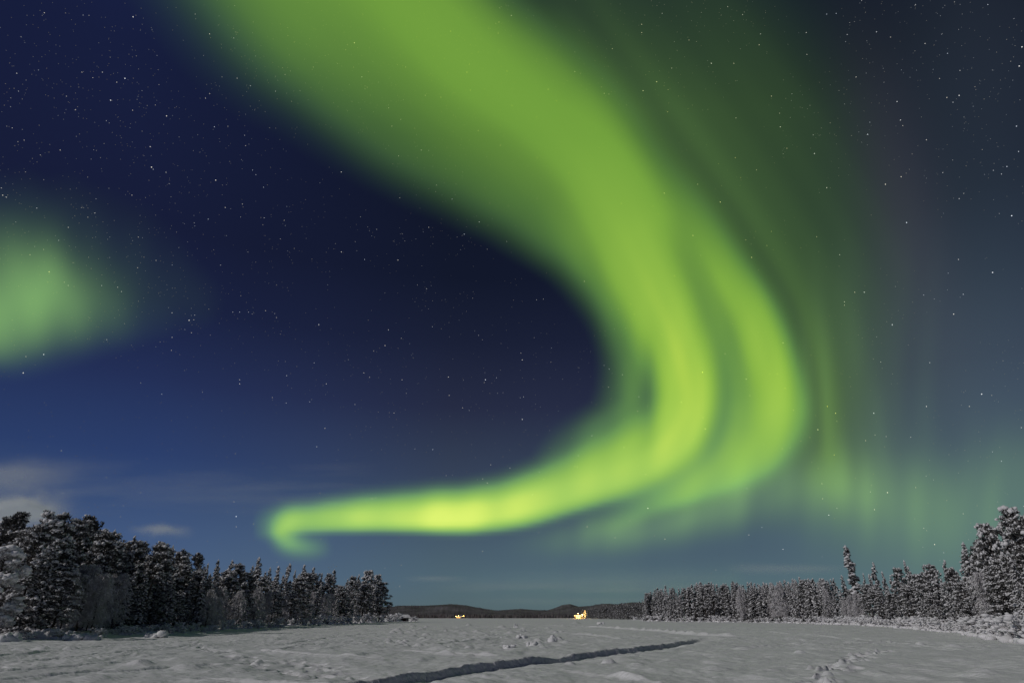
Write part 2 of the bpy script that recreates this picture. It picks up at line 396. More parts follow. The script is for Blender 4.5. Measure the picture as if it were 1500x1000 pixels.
    g=v1[...,None]*np.array([.035,.074,.024])+v2[...,None]*np.array([.043,.083,.029])
    vio=blob(X,Y,1320,300,60,230,.8,-.25)+blob(X,Y,1300,520,60,200,.4)
    vr=blob(X,Y,1470,540,170,240,1)
    vt=blob(X,Y,1440,90,170,260,1)
    g=g+vio[...,None]*np.array([.016,.008,.018])+vr[...,None]*np.array([.026,.042,.044])+vt[...,None]*np.array([.013,.018,.022])
    vb=np.clip(.6*v1+.15*v2,0,1)
    return (col,ab),(lc,np.clip(left,0,1)),(g,vb)
def ab3(a): return 1-a[...,None]*np.array([.20,.20,.92])


def sky_dir(X, Y):
    x, y, z = ray(X, Y); d = np.stack([x, y, z], -1); return d / np.linalg.norm(d, axis=-1, keepdims=True)


def shell(name, X, Y, keep, attrs, m, r0, r1, level=False):
    """a closed slab of glowing or drifting air between two heights"""
    h, w = X.shape; D = sky_dir(X, Y).reshape(-1, 3); idx = np.arange(h * w).reshape(h, w)
    kq = keep[:-1, :-1] | keep[1:, :-1] | keep[:-1, 1:] | keep[1:, 1:]
    q = np.stack([idx[:-1, :-1], idx[1:, :-1], idx[1:, 1:], idx[:-1, 1:]], -1)[kq]
    e = np.concatenate([q[:, [k, (k + 1) % 4]] for k in range(4)]); key = np.sort(e, 1); _, inv, cnt = np.unique(key, axis=0, return_inverse=True, return_counts=True)
    rim = e[cnt[inv.ravel()] == 1]; n = h * w
    side = np.stack([rim[:, 1], rim[:, 0], rim[:, 0] + n, rim[:, 1] + n], 1)
    F = np.concatenate([q, q[:, ::-1] + n, side])
    used, F2 = np.unique(F, return_inverse=True)
    flat = 1 / D[:, 2:3] if level else 1.0          # level: a flat layer at one height instead of a dome
    V = np.concatenate([D * r0 * flat, D * r1 * flat])[used] + [0, 0, CAM_H]
    at = {k: np.concatenate([a.reshape(-1, 3)] * 2)[used] for k, a in attrs.items()}
    o = link(name, mesh_of(name, V, [F2.reshape(F.shape)], m, None, True, at))
    return o


M_AUR = bpy.data.materials.new('glowing_air'); M_AUR.use_nodes = True; t = M_AUR.node_tree; t.nodes.clear()
o_ = t.nodes.new('ShaderNodeOutputMaterial'); ad = t.nodes.new('ShaderNodeAddShader'); em = t.nodes.new('ShaderNodeEmission'); tr_ = t.nodes.new('ShaderNodeBsdfTransparent')
a1 = t.nodes.new('ShaderNodeAttribute'); a1.attribute_name = 'glow'; a2 = t.nodes.new('ShaderNodeAttribute'); a2.attribute_name = 'clear'
t.links.new(a1.outputs['Color'], em.inputs['Color']); t.links.new(a2.outputs['Color'], tr_.inputs['Color'])
t.links.new(em.outputs[0], ad.inputs[0]); t.links.new(tr_.outputs[0], ad.inputs[1]); t.links.new(ad.outputs[0], o_.inputs[0])
M_AUR.cycles.emission_sampling = 'NONE'
SX, SY = np.meshgrid(np.arange(-260, 1765, 6.), np.arange(-300, 903, 6.))
LAYERS = aurora_layers(SX, SY)
for k, (nm, lab) in enumerate((('aurora_band', 'broad bright green aurora arc curling across the sky down to a hooked tail'),
                               ('aurora_glow', 'soft round pale green aurora glow alone above the left wood'),
                               ('aurora_veil', 'faint dim green aurora veil with upright rays beyond the bright arc'))):
    c, a = LAYERS[k]; thr = (.006, .006, .004)[k]
    lum = c.max(-1); c = c * (np.clip(lum - thr, 0, None) / (lum + 1e-9))[..., None]
    tt = np.where((c.max(-1) > 0)[..., None], np.sqrt(np.clip(ab3(a * np.clip((lum - thr) / .03, 0, 1)), .02, 1)), 1)
    tag(shell(nm, SX, SY, c.max(-1) > 0, {'glow': c / (1 + tt), 'clear': tt}, M_AUR, 100000 + 16000 * k, 112000 + 16000 * k), lab, 'aurora', 'northern lights')

M_STAR = bpy.data.materials.new('starlight'); M_STAR.use_nodes = True; t = M_STAR.node_tree; t.nodes.clear()
o_ = t.nodes.new('ShaderNodeOutputMaterial'); em = t.nodes.new('ShaderNodeEmission'); a1 = t.nodes.new('ShaderNodeAttribute'); a1.attribute_name = 'glow'
t.links.new(a1.outputs['Color'], em.inputs['Color']); t.links.new(em.outputs[0], o_.inputs[0]); M_STAR.cycles.emission_sampling = 'NONE'
rs = np.random.RandomState(5)
BRIGHT = [(195, 25, .7), (183, 115, .8), (162, 147, .75), (120, 106, .35), (136, 114, .35), (150, 106, .4), (244, 170, .7), (222, 245, .85), (220, 215, .6), (316, 264, .75), (307, 50, .5), (65, 19, .4), (286, 21, .35),
          (301, 144, .45), (314, 186, .5), (330, 304, .5), (355, 299, .4), (305, 321, .4), (387, 319, .4), (139, 312, .45), (100, 333, .4), (86, 352, .4), (4, 286, .5), (44, 373, .35), (72, 398, .6), (100, 418, .45), (178, 427, .4),
          (277, 469, .8), (252, 458, .45), (252, 494, .45), (251, 513, .4), (467, 475, .5), (467, 476, .4), (389, 455, .4), (405, 465, .4), (341, 457, .4), (351, 457, .4), (364, 457, .4), (420, 550, .5), (351, 556, .45), (351, 562, .55), (399, 582, .35),
          (64, 519, .75), (34, 546, .75), (38, 522, .4), (237, 577, .4), (476, 627, .5), (346, 756, .85), (346, 771, .4), (206, 721, .4), (92, 722, .35), (156, 699, .35), (464, 654, .5), (469, 722, .45), (550, 729, .4), (714, 707, .6), (657, 552, .55), (711, 556, .85),
          (569, 483, .5), (564, 506, .6), (589, 556, .5), (533, 546, .45), (478, 562, .5), (765, 614, .75), (658, 579, .5), (765, 527, .6), (763, 517, .4), (701, 491, .35), (476, 627, .5), (634, 658, .5), (707, 701, .4), (545, 730, .5), (747, 685, .4), (790, 691, .4), (842, 683, .4),
          (519, 63, .7), (549, 0, .5), (530, 113, .5), (590, 0, .4), (684, 106, .6), (660, 46, .5), (749, 23, .5), (803, 131, .6), (815, 148, .45), (786, 172, .4), (842, 105, .5), (750, 155, .5), (617, 220, .5), (587, 175, .4), (574, 185, .4), (787, 231, .55), (733, 213, .5),
          (885, 137, .5), (892, 138, .4), (942, 133, .7), (962, 120, .7), (940, 36, .5), (940, 48, .5), (984, 100, .5), (970, 20, .4), (978, 164, .4), (973, 283, .7), (910, 298, .5), (988, 404, .5), (856, 412, .5), (702, 325, .5), (680, 343, .55), (583, 381, .6), (534, 380, .5), (628, 333, .5), (500, 252, .6), (500, 369, .6), (786, 439, .35), (796, 438, .35),
          (1042, 93, .75), (1075, 93, .5), (1066, 10, .4), (1112, 66, .5), (1114, 50, .4), (1130, 141, .5), (1143, 186, .65), (1142, 166, .4), (1078, 173, .5), (1077, 231, .45), (1193, 225, .7), (1271, 197, .7), (1254, 113, .45), (1181, 48, .45), (1182, 80, .4), (1225, 20, .4), (1211, 21, .4), (1241, 51, .4), (1284, 47, .5), (1355, 64, .45), (1405, 140, .7), (1387, 143, .5), (1396, 150, .4), (1497, 69, .8), (1493, 97, .8), (1447, 7, .4), (1489, 185, .6), (1492, 222, .5), (1475, 244, .6), (1467, 255, .45),
          (1314, 149, .6), (1319, 176, .6), (1357, 205, .5), (1320, 259, .6), (1297, 270, .7), (1328, 326, .85), (1211, 275, .65), (1055, 296, .8), (1022, 270, .5), (1015, 345, .7), (1101, 377, .7), (1130, 339, .4), (1230, 373, .5), (1252, 428, .6), (1266, 428, .75), (1237, 442, .6), (1237, 447, .5), (1404, 380, .5), (1411, 431, .5), (1397, 460, .75), (1482, 316, .9), (1454, 399, .9), (1353, 432, .4), (1381, 253, .4), (1405, 291, .5), (1307, 475, .5),
          (1147, 502, .7), (1029, 545, 1.0), (1033, 628, .7), (1016, 643, .5), (998, 589, .6), (936, 581, .5), (1093, 555, .6), (1062, 518, .4), (1212, 595, .7), (1224, 605, .8), (1198, 629, .9), (1280, 605, .9), (1268, 645, .5), (1298, 639, .4), (1334, 640, .4), (1438, 577, .95), (1357, 595, .7), (1420, 595, .5), (1362, 531, .5), (1307, 476, .6), (1467, 675, .5), (1290, 530, .4),
          (1214, 754, .8), (1300, 721, .85), (1275, 720, .4), (1281, 746, .6), (1226, 744, .4), (1205, 730, .5), (1204, 708, .5), (1222, 666, .5), (1369, 797, .7), (949, 744, .9), (1094, 715, .45), (1097, 783, .5), (1147, 804, .6), (974, 789, .5), (860, 771, .5), (707, 807, .5), (780, 724, .4), (867, 638, .5), (847, 667, .4), (934, 602, .5), (914, 655, .5), (1411, 752, .4), (1496, 626, .5), (1389, 400, .3)]

ST = [(x, y, b) for x, y, b in BRIGHT]
for k in range(17000):
    x, y = rs.uniform(-250, 1750), rs.uniform(-280, 880)
    dens = .35 + .65 * np.clip(1 - y / 800, 0, 1) + (.35 if x < 700 else 0)
    if fbm(np.array([x * .011]), np.array([y * .011]), 3)[0] + rs.uniform(-.2, .2) < .52 - .12 * dens or rs.rand() > dens: continue
    ST.append((x, y, min(.06 + .045 * rs.pareto(1.8), .4)))
ST = np.array(ST); D = sky_dir(ST[:, 0], ST[:, 1]); RS_ = 250000.
b = ST[:, 2]; size = (.30 + .20 * np.clip(b, 0, 1)) / 615 * RS_
octa = np.array([(1, 0, 0), (-1, 0, 0), (0, 1, 0), (0, -1, 0), (0, 0, 1), (0, 0, -1)], float)
of = np.array([(0, 2, 4), (2, 1, 4), (1, 3, 4), (3, 0, 4), (2, 0, 5), (1, 2, 5), (3, 1, 5), (0, 3, 5)])
V = (D * RS_)[:, None] + octa[None] * size[:, None, None]
F = (of[None] + 6 * np.arange(len(ST))[:, None, None]).reshape(-1, 3)
hue = rs.uniform(0, 1, len(ST))[:, None]
cs = (np.array([.72, .82, 1.0]) * (1 - hue) + np.array([1, .93, .80]) * hue) * (b * 1.35)[:, None]
tag(link('stars', mesh_of('stars', V.reshape(-1, 3), [F], M_STAR, None, True, {'glow': np.repeat(cs, 6, 0)})), 'scattered white and bluish stars over the whole night sky', kind='stuff')

# clouds lit by the moon
M_CLOUD = bpy.data.materials.new('thin_cloud'); M_CLOUD.use_nodes = True; t = M_CLOUD.node_tree; t.nodes.clear()
o_ = t.nodes.new('ShaderNodeOutputMaterial'); mxs = t.nodes.new('ShaderNodeMixShader'); tr_ = t.nodes.new('ShaderNodeBsdfTransparent')
df = t.nodes.new('ShaderNodeBsdfDiffuse'); tl = t.nodes.new('ShaderNodeBsdfTranslucent'); m2 = t.nodes.new('ShaderNodeMixShader'); a1 = t.nodes.new('ShaderNodeAttribute'); a1.attribute_name = 'cover'
df.inputs[0].default_value = (.90, .93, .98, 1); tl.inputs[0].default_value = (.90, .93, .98, 1)
m2.inputs[0].default_value = .95
t.links.new(df.outputs[0], m2.inputs[1]); t.links.new(tl.outputs[0], m2.inputs[2])
t.links.new(a1.outputs['Fac'], mxs.inputs[0]); t.links.new(tr_.outputs[0], mxs.inputs[1]); t.links.new(m2.outputs[0], mxs.inputs[2]); t.links.new(mxs.outputs[0], o_.inputs[0])


def cloud(name, lab, x0, y0, x1, y1, f, dist, step=3.):
    X, Y = np.meshgrid(np.arange(x0, x1 + 1, step), np.arange(y0, y1 + 1, step))
    a = np.clip(f(X, Y), 0, .9); a = np.where(a < .012, 0, a)
    ed = np.minimum(np.minimum(X - x0, x1 - X) / ((x1 - x0) * .12), np.minimum(Y - y0, y1 - Y) / ((y1 - y0) * .15)); a = a * np.clip(ed, 0, 1)
    a2 = 1 - np.sqrt(1 - a)
    tag(shell(name, X, Y, a > 0, {'cover': np.repeat(a2[..., None], 3, -1)}, M_CLOUD, dist, dist * 1.04, True), lab, 'cloud')


wob = lambda X, Y, s, fx, fy: fbm((X + 900) * fx + s, (Y + 900) * fy + s, 5) * 2 - .95
cloud('cloud', 'ragged grey cloud low over the leftmost pines of the left wood', -260, 660, 150, 850,
      lambda X, Y: blob(X, Y + 10 * wob(X, Y, 1, .03, .05), 30, 752, 58, 24, 1.1, -.12, 3) + blob(X, Y + 16 * wob(X, Y, 2, .02, .05), 20, 700, 75, 22, .45, -.1) + blob(X, Y, -110, 740, 110, 40, .6), 2300)
cloud('cloud', 'small thin wisp of cloud over the middle of the left wood', 180, 752, 290, 800,
      lambda X, Y: blob(X, Y + 8 * wob(X, Y, 5, .05, .07), 240, 778, 30, 7, .5, .06, 2) + blob(X, Y, 225, 775, 30, 4, .15), 2600, 2.)
cloud('cloud', 'long faint veil of high cloud over the left wood', 40, 660, 560, 770,
      lambda X, Y: .16 * np.clip(wob(X + 2 * Y, Y, 9, .006, .05) + .35, 0, 1) * np.exp(-((Y - 712) / 34) ** 2), 4200)
cloud('cloud', 'low flat cloud bank over the distant hills at the lake end', 590, 815, 1130, 888,
      lambda X, Y: .30 * np.clip(wob(X, Y, 3, .004, .07) + .40, 0, 1) * np.exp(-((Y - 866 + .02 * (X - 850)) / 20) ** 2) * np.exp(-((X - 860) / 190) ** 4), 1500)
cloud('cloud', 'thin streak of cloud above the right wood beside the spire spruce', 1050, 812, 1260, 852,
      lambda X, Y: .22 * np.exp(-((Y - 833 + 3 * wob(X, Y, 4, .02, .05)) / 6) ** 2) * np.exp(-((X - 1150) / 75) ** 4), 2200, 2.)
cloud('cloud', 'tiny pale streak of cloud beside the tip of the left wood', 585, 836, 690, 858,
      lambda X, Y: .22 * blob(X, Y, 638, 847, 34, 3.5, 1) , 1900, 2.)
# ------------------------------------------------------------------ trees
bm = bmesh.new(); bmesh.ops.create_icosphere(bm, subdivisions=2, radius=1); ICO2 = np.array([v.co[:] for v in bm.verts]); ICO2F = np.array([[v.index for v in f.verts] for f in bm.faces]); bm.free()
bm = bmesh.new(); bmesh.ops.create_icosphere(bm, subdivisions=1, radius=1); ICO = np.array([v.co[:] for v in bm.verts]); ICOF = np.array([[v.index for v in f.verts] for f in bm.faces]); bm.free()


def blobs(mb, C, S, rg, fine=False, jit=.22, mi=0):
    """C centres (n,3), S sizes (n,3): lumpy blobs"""
    I, F = (ICO2, ICO2F) if fine else (ICO, ICOF)
    C = np.asarray(C); S = np.asarray(S); n = len(C)
    if not n: return
    a = rg.uniform(0, 6.28, n); c, s = np.cos(a), np.sin(a)
    j = 1 + jit * rg.uniform(-1, 1, (n, len(I), 1))
    P = I[None] * j * S[:, None, :]
    P = np.stack([P[..., 0] * c[:, None] - P[..., 1] * s[:, None], P[..., 0] * s[:, None] + P[..., 1] * c[:, None], P[..., 2]], -1) + C[:, None]
    mb.add(P.reshape(-1, 3), (F[None] + len(I) * np.arange(n)[:, None, None]).reshape(-1, 3), mi)


def tufts(mb, C, A, L, W, rg, mi=0):
    """flat needle sprays: centre C, direction A, length L, width W"""
    C = np.asarray(C); n = len(C); A = A / (np.linalg.norm(A, axis=1, keepdims=True) + 1e-9)
    B = np.cross(A, rg.normal(size=(n, 3))); B /= np.linalg.norm(B, axis=1, keepdims=True) + 1e-9
    L = L[:, None] * .5; W = W[:, None] * .5
    P = np.stack([C - A * L, C + B * W - A * L * .1, C + A * L, C - B * W - A * L * .1], 1)
    mb.add(P.reshape(-1, 3), np.arange(4 * n).reshape(n, 4), mi)


def spruce(seed, R0=1.9, nb=95, droop=.45, snow=1.0, dens=1.0, taper=.68, bare=.05, dark=False, tk=9):
    """a snow-laden spruce 10 m tall"""
    rg = np.random.RandomState(seed); tr, cr, sn = MB(), MB(), MB()
    bend = rg.normal(0, .12, 2); ctr = lambda t: np.array([bend[0] * t * t * 2, bend[1] * t * t * 2, 10 * t])
    tr.tube([ctr(t) for t in np.linspace(-.04, 1, 9)], np.linspace(.17, .02, 9), 7)
    nC, nA, nL, sC, sS, dC, dA, dL = [], [], [], [], [], [], [], []
    lob = rg.uniform(.75, 1.2, 7)
    for k in range(nb):
        t = bare + (1 - bare) * ((k + rg.rand()) / nb) ** .92; t = min(t, .985); th = rg.uniform(0, 6.28)
        L = R0 * ((1 - t) ** taper + .05) * lob[int(t * 6.9)] * rg.uniform(.65, 1.1)
        o = np.array([math.cos(th), math.sin(th), 0]); side = np.array([-o[1], o[0], 0]); c = ctr(t)
        n = max(5, int(26 * dens * (L / R0 + .12)))
        s = rg.uniform(.05, 1, n) ** .75
        p = c + o * (s * L)[:, None] + side * (rg.normal(0, .13, n) * L * (1 - .4 * s))[:, None]
        p[:, 2] += -droop * L * s ** 1.5 + .15 * L * s * (1 - t) + rg.normal(0, .07, n) - .10
        nC.append(p); nA.append(o + side * rg.normal(0, .8, (n, 1)) + np.array([0, 0, -.5]) + rg.normal(0, .3, (n, 3))); nL.append(rg.uniform(.25, .55, n))
        m = int(n * 1.0 * snow) + 1; q = rg.randint(0, n, m)
        dC.append(p[q] + np.array([0, 0, .09]) + rg.normal(0, .04, (m, 3))); dA.append(o + rg.normal(0, .7, (m, 3)) * np.array([1, 1, .35])); dL.append(rg.uniform(.16, .36, m))
        for ss in (rg.uniform(.3, .55), rg.uniform(.5, .8), rg.uniform(.75, 1.0)):
            if rg.rand() < .62 * snow:
                r0 = (.06 + .15 * rg.rand() ** 1.8) * (.7 + .5 * L / R0)
                for q in range(2):
                    s2 = ss + (q - .5) * .12; pp = c + o * s2 * L + side * rg.normal(0, .10) * L; pp[2] += -droop * L * s2 ** 1.5 + .15 * L * s2 * (1 - t) + .05 + rg.normal(0, .03)
                    r = r0 * rg.uniform(.6, 1.1); sC.append(pp); sS.append((r * rg.uniform(.9, 1.35), r * rg.uniform(.8, 1.2), r * rg.uniform(.65, 1.05)))
    sC.append(ctr(.99)); sS.append((.09, .09, .25))
    tufts(cr, np.concatenate(nC), np.concatenate(nA), np.concatenate(nL), np.concatenate(nL) * .42, rg)
    blobs(sn, sC, sS, rg); tufts(sn, np.concatenate(dC), np.concatenate(dA), np.concatenate(dL), np.concatenate(dL) * .55, rg)
    return tr.mesh('trunk', M_BARK, True), cr.mesh('crown', M_NEEDLE), sn.mesh('snow', M_TSNOW, True)


def pine(seed, R0=2.4, bare=.3, nl=46, snow=1.0, top=.9, lean=.0, big=1.0, flat=1.0, sb=1.0, frost=False):
    """a broad snow-laden pine 10 m tall with clumped foliage"""
    rg = np.random.RandomState(seed); tr, cr, sn = MB(), MB(), MB()
    b1 = rg.normal(0, .25, 2); ctr = lambda t: np.array([b1[0] * math.sin(3 * t) * .6 + lean * t * t, b1[1] * t * (1 - t) * 1.5, 10 * t])
    tr.tube([ctr(t) for t in np.linspace(-.04, .97, 11)], np.linspace(.2, .03, 11), 8)
    nC, nA, nL, sC, sS, dC, dA, dL = [], [], [], [], [], [], [], []
    for k in range(nl):
        t = bare + (1 - bare) * (k + rg.rand()) / nl; h = (t - bare) / (1 - bare); th = k * 2.4 + rg.normal(0, .4)
        prof = (math.sin(math.pi * min(1, .18 + .82 * h) ** .8)) ** .6 * (1 - .25 * h) * flat + .12
        L = R0 * prof * rg.uniform(.55, 1.12); o = np.array([math.cos(th), math.sin(th), 0]); c = ctr(min(t, .96))
        e = c + o * L + np.array([0, 0, L * rg.uniform(-.15, .28) + .1])
        mid = (c + e) / 2 + np.array([0, 0, .15 * L])
        tr.tube([c, mid, e], [.055, .04, .015], 4)
        for cp, rad in ((e, rg.uniform(.45, .75) * big), (mid * .35 + e * .65 + rg.normal(0, .25, 3), rg.uniform(.4, .6) * big), (mid + rg.normal(0, .25, 3), rg.uniform(.35, .5) * big)):
            if rg.rand() < .12: continue
            n = int(30 * rad / .5); d = rg.normal(size=(n, 3)); d /= np.linalg.norm(d, axis=1, keepdims=True)
            p = cp + d * rad * rg.uniform(.35, 1, (n, 1)) * np.array([1, 1, .62])
            nC.append(p); nA.append(d + np.array([0, 0, .25]) + rg.normal(0, .4, (n, 3))); nL.append(rg.uniform(.25, .48, n))
            u = p[d[:, 2] > .1]; m = int(len(u) * 1.15 * snow)
            if m:
                q = rg.randint(0, len(u), m); dC.append(u[q] + np.array([0, 0, .08]) + rg.normal(0, .05, (m, 3))); dA.append(rg.normal(size=(m, 3)) * np.array([1, 1, .4])); dL.append(rg.uniform(.18, .36, m))
            for _ in range(7):
                if rg.rand() < .66 * snow:
                    r = sb * rad * (.10 + .26 * rg.rand() ** 1.7); a_ = rg.uniform(0, 6.28); e_ = rg.uniform(.05, 1.35)
                    pp = cp + rad * np.array([math.cos(a_) * math.cos(e_) * .95, math.sin(a_) * math.cos(e_) * .95, math.sin(e_) * .62 + .05])
                    sC.append(pp); sS.append((r * rg.uniform(.9, 1.4), r * rg.uniform(.8, 1.2), r * rg.uniform(.6, .95)))
    tufts(cr, np.concatenate(nC), np.concatenate(nA), np.concatenate(nL), np.concatenate(nL) * .4, rg)
    blobs(sn, sC, sS, rg)
    if dC: tufts(sn, np.concatenate(dC), np.concatenate(dA), np.concatenate(dL), np.concatenate(dL) * .55, rg)
    return tr.mesh('trunk', M_BARK, True), cr.mesh('crown', M_FROST if frost else M_NEEDLE), sn.mesh('snow', M_TSNOW, True)


def birch(seed, nb=26, R0=2.4, droop=.5):
    """a rime-covered birch 10 m tall: several stems and a cloud of drooping frosted twigs"""
    rg = np.random.RandomState(seed); tr, cr, sn = MB(), MB(), MB(); C, A, Ls = [], [], []; sC, sS = [], []
    for s in range(3):
        b = rg.normal(0, .25, 2); tr.tube([np.array([b[0] * t * 2, b[1] * t * 2, 9.2 * t]) for t in np.linspace(-.03, 1, 7)], np.linspace(.09, .012, 7), 6)
    for k in range(nb * 6):
        t = rg.uniform(.12, 1); th = rg.uniform(0, 6.28); o = np.array([math.cos(th), math.sin(th), 0])
        L = R0 * (math.sin(math.pi * (.12 + .80 * t)) ** .7) * rg.uniform(.5, 1.08); n = 22; s = rg.uniform(.1, 1, n)
        base = np.array([0, 0, 9.0 * t]); p = base + o * (s * L)[:, None] + rg.normal(0, .16, (n, 3)); p[:, 2] += L * (.55 * s - (.55 + droop) * s ** 2.2) + .3
        C.append(p); a = np.repeat(o[None], n, 0) * .7; a[:, 2] = .7 - (1.2 + droop) * s; A.append(a + rg.normal(0, .25, (n, 3))); Ls.append(rg.uniform(.3, .8, n))
        if rg.rand() < .3:
            q = p[rg.randint(n)]; r = rg.uniform(.07, .18); sC.append(q); sS.append((r * 1.5, r, r * .6))
    Ls = np.concatenate(Ls); tufts(cr, np.concatenate(C), np.concatenate(A), Ls, Ls * .12 + .03, rg); blobs(sn, sC, sS, rg)
    return tr.mesh('trunk', M_BARK, True), cr.mesh('crown', M_FROST), sn.mesh('snow', M_TSNOW, True)


def shrub(seed, snow=1.0):
    """a low snowed-in shrub 1 m tall"""
    rg = np.random.RandomState(seed); tr, cr, sn = MB(), MB(), MB(); C, A, Ls = [], [], []; sC, sS = [], []
    for k in range(16):
        th = rg.uniform(0, 6.28); o = np.array([math.cos(th), math.sin(th), 0]); L = rg.uniform(.2, .75); H = rg.uniform(.5, 1.0)
        P = [o * L * s + np.array([0, 0, H * (1.25 * s - .25 * s * s) - .05]) for s in (0, .35, .7, 1)]; tr.tube(P, [.02, .015, .01, .005], 4)
        for s in rg.uniform(.15, 1, 14):
            p = o * L * s + np.array([0, 0, H * (1.25 * s - .25 * s * s)]) + rg.normal(0, .07, 3); C.append(p); A.append(o * .6 + np.array([0, 0, .8]) + rg.normal(0, .5, 3)); Ls.append(rg.uniform(.1, .26))
            if rg.rand() < .5 * snow:
                r = rg.uniform(.05, .14); sC.append(p + [0, 0, .04]); sS.append((r * rg.uniform(1, 1.5), r, r * .7))
    for k in range(7):
        th = rg.uniform(0, 6.28); d = rg.uniform(.1, .8); r = rg.uniform(.12, .26); sC.append((d * math.cos(th), d * math.sin(th), r * .3)); sS.append((r * 1.4, r, r * .8))
    Ls = np.array(Ls); tufts(cr, np.array(C), np.array(A), Ls, Ls * .22 + .01, rg); blobs(sn, sC, sS, rg)
    return tr.mesh('stem', M_BARK, True), cr.mesh('twigs', M_FROST), sn.mesh('snow', M_TSNOW, True)


KINDS = {
    'spruce': ('spruce_tree', 'spruce', [spruce(1), spruce(2, 2.1, 105), spruce(3, 1.7, 90, .55), spruce(4, 2.3, 100, .35, .8)]),
    'thin': ('spruce_tree', 'spruce', [spruce(11, 1.15, 80, .6, 1.1), spruce(12, 1.3, 85, .6, 1.0), spruce(13, 1.0, 80, .7, 1.15), spruce(14, 1.35, 85, .5, .9)]),
    'spire': ('spruce_tree', 'spruce', [spruce(21, .62, 95, .8, 1.2, 1.0, .35)]),
    'dark': ('pine_tree', 'pine', [pine(31, 2.0, .35, 40, .30), pine(32, 1.8, .4, 36, .38)]),
    'pine': ('pine_tree', 'pine', [pine(41), pine(42, 2.6, .22, 52, .95), pine(43, 2.1, .3, 44, .8)]),
    'bare': ('pine_tree', 'pine', [pine(46, 1.9, .52, 30, .9)]),
    'round': ('pine_tree', 'pine', [pine(51, 2.7, .12, 60, 1.0, flat=1.05, sb=1.25), pine(52, 2.5, .10, 56, 1.05, flat=1.1, sb=1.25)]),
    'birch': ('birch_tree', 'birch', [birch(61), birch(62, 22, 2.9, .7), birch(63, 24, 2.1, .35)]),
    'laden': ('pine_tree', 'pine', [pine(71, 2.4, .05, 44, 1.5, big=1.3, sb=1.6, frost=True)]),
    'shrub': ('snowy_shrub', 'shrub', [shrub(81), shrub(82), shrub(83), shrub(84, .6)]),
}
PARTN = {'shrub': ('stem', 'foliage', 'snowy_foliage')}
rt = np.random.RandomState(99)


def plant(kind, X, Y, z, H, wide=1.0, label=None, group=None, lean=None, rot=None):
    nm, cat, protos = KINDS[kind]; ms = protos[rt.randint(len(protos))]
    o = bpy.data.objects.new(nm, None); COL.objects.link(o); o.location = (X, Y, z); o.empty_display_size = .5
    s = H / (1.0 if kind == 'shrub' else 10.0); o.scale = (s * wide, s * wide, s)
    lx, ly = lean if lean is not None else rt.normal(0, .025, 2)
    o.rotation_euler = (ly, lx, rt.uniform(0, 6.28) if rot is None else rot)
    for pn, me in zip(PARTN.get(kind, ('trunk', 'crown', 'snowy_foliage')), ms): link(pn, me, o)
    return tag(o, label, cat, group)


def tree_top(kind, px, ty, Y, wide=1.0, label=None, group=None, lean=None, zmin=None):
    """a tree whose tip shows at photo pixel (px, ty), standing Y metres out"""
    x, y, zt = at_dist(px, ty, Y); z = hz(x, Y) - .05
    return plant(kind, x, Y, z, max(zt - z, 1.0) / (.985 if kind in ('spruce', 'thin', 'spire') else 1.0), wide, label, group, lean)


ORD = 'first second third fourth fifth sixth seventh eighth ninth tenth eleventh twelfth thirteenth fourteenth fifteenth sixteenth seventeenth eighteenth nineteenth twentieth'.split()
# --- left wood: skyline trees
LEFT = [(-25, 772, 16, 'pine', 1), (22, 752, 16, 'dark', .9), (58, 770, 8, 'pine', 1), (92, 755, 12, 'round', .9), (114, 762, 20, 'pine', .9), (137, 757, 26, 'dark', .85),
        (157, 782, 9, 'pine', .9), (175, 779, 30, 'spruce', .9), (196, 787, 14, 'spruce', .8), (228, 796, 3, 'bare', .9), (249, 801, 12, 'spruce', .9), (269, 809, 18, 'pine', .85), (286, 811, 26, 'dark', .8), (302, 826, 16, 'spruce', .8),
        (319, 821, 22, 'spruce', .8), (337, 822, 30, 'thin', 1.35), (352, 827, 20, 'pine', .8), (367, 829, 16, 'spruce', .8), (383, 818, 30, 'thin', 1.35), (395, 832, 18, 'spruce', .8), (407, 830, 24, 'thin', 1.3), (421, 826, 36, 'thin', 1.25),
        (435, 836, 22, 'spruce', .8), (449, 828, 40, 'thin', 1.25), (459, 832, 30, 'thin', 1.3), (472, 840, 22, 'spruce', .8), (484, 841, 26, 'pine', .7), (495, 835, 44, 'thin', 1.3), (508, 848, 24, 'spruce', .8), (518, 845, 30, 'pine', .7),
        (530, 842, 30, 'spruce', .85), (543, 836, 26, 'round', .8), (557, 842, 20, 'round', .65)]
LOOK = {'pine': 'snow laden clump crowned pine', 'dark': 'dark pine with little snow', 'round': 'round topped pine thick with snow', 'spruce': 'broad snowy spruce', 'thin': 'slim pointed snowy spruce',
        'bare': 'bare trunked snowy pine', 'birch': 'frosted pale birch', 'laden': 'snow buried pine'}
SPECIAL_L = {22: 'dark flag topped pine against the grey cloud at the near end of left wood', 92: 'round snow covered pine below the grey cloud in the left wood', 137: 'dark sparse pine standing proud just beyond the round snowy pine in left wood',
             228: 'snowy pine on bare slanting dark trunk at the edge of the left wood', 543: 'round snow crusted pine at the lake tip of the left wood', 557: 'outermost small round pine closing the lake tip of the left wood',
             196: 'pale snowy spruce with white tip beside a dark spruce in the left wood', 175: 'dark narrow spruce rising behind the left wood beside a white tipped spruce'}
vis = [a for a in LEFT if a[0] > -10]
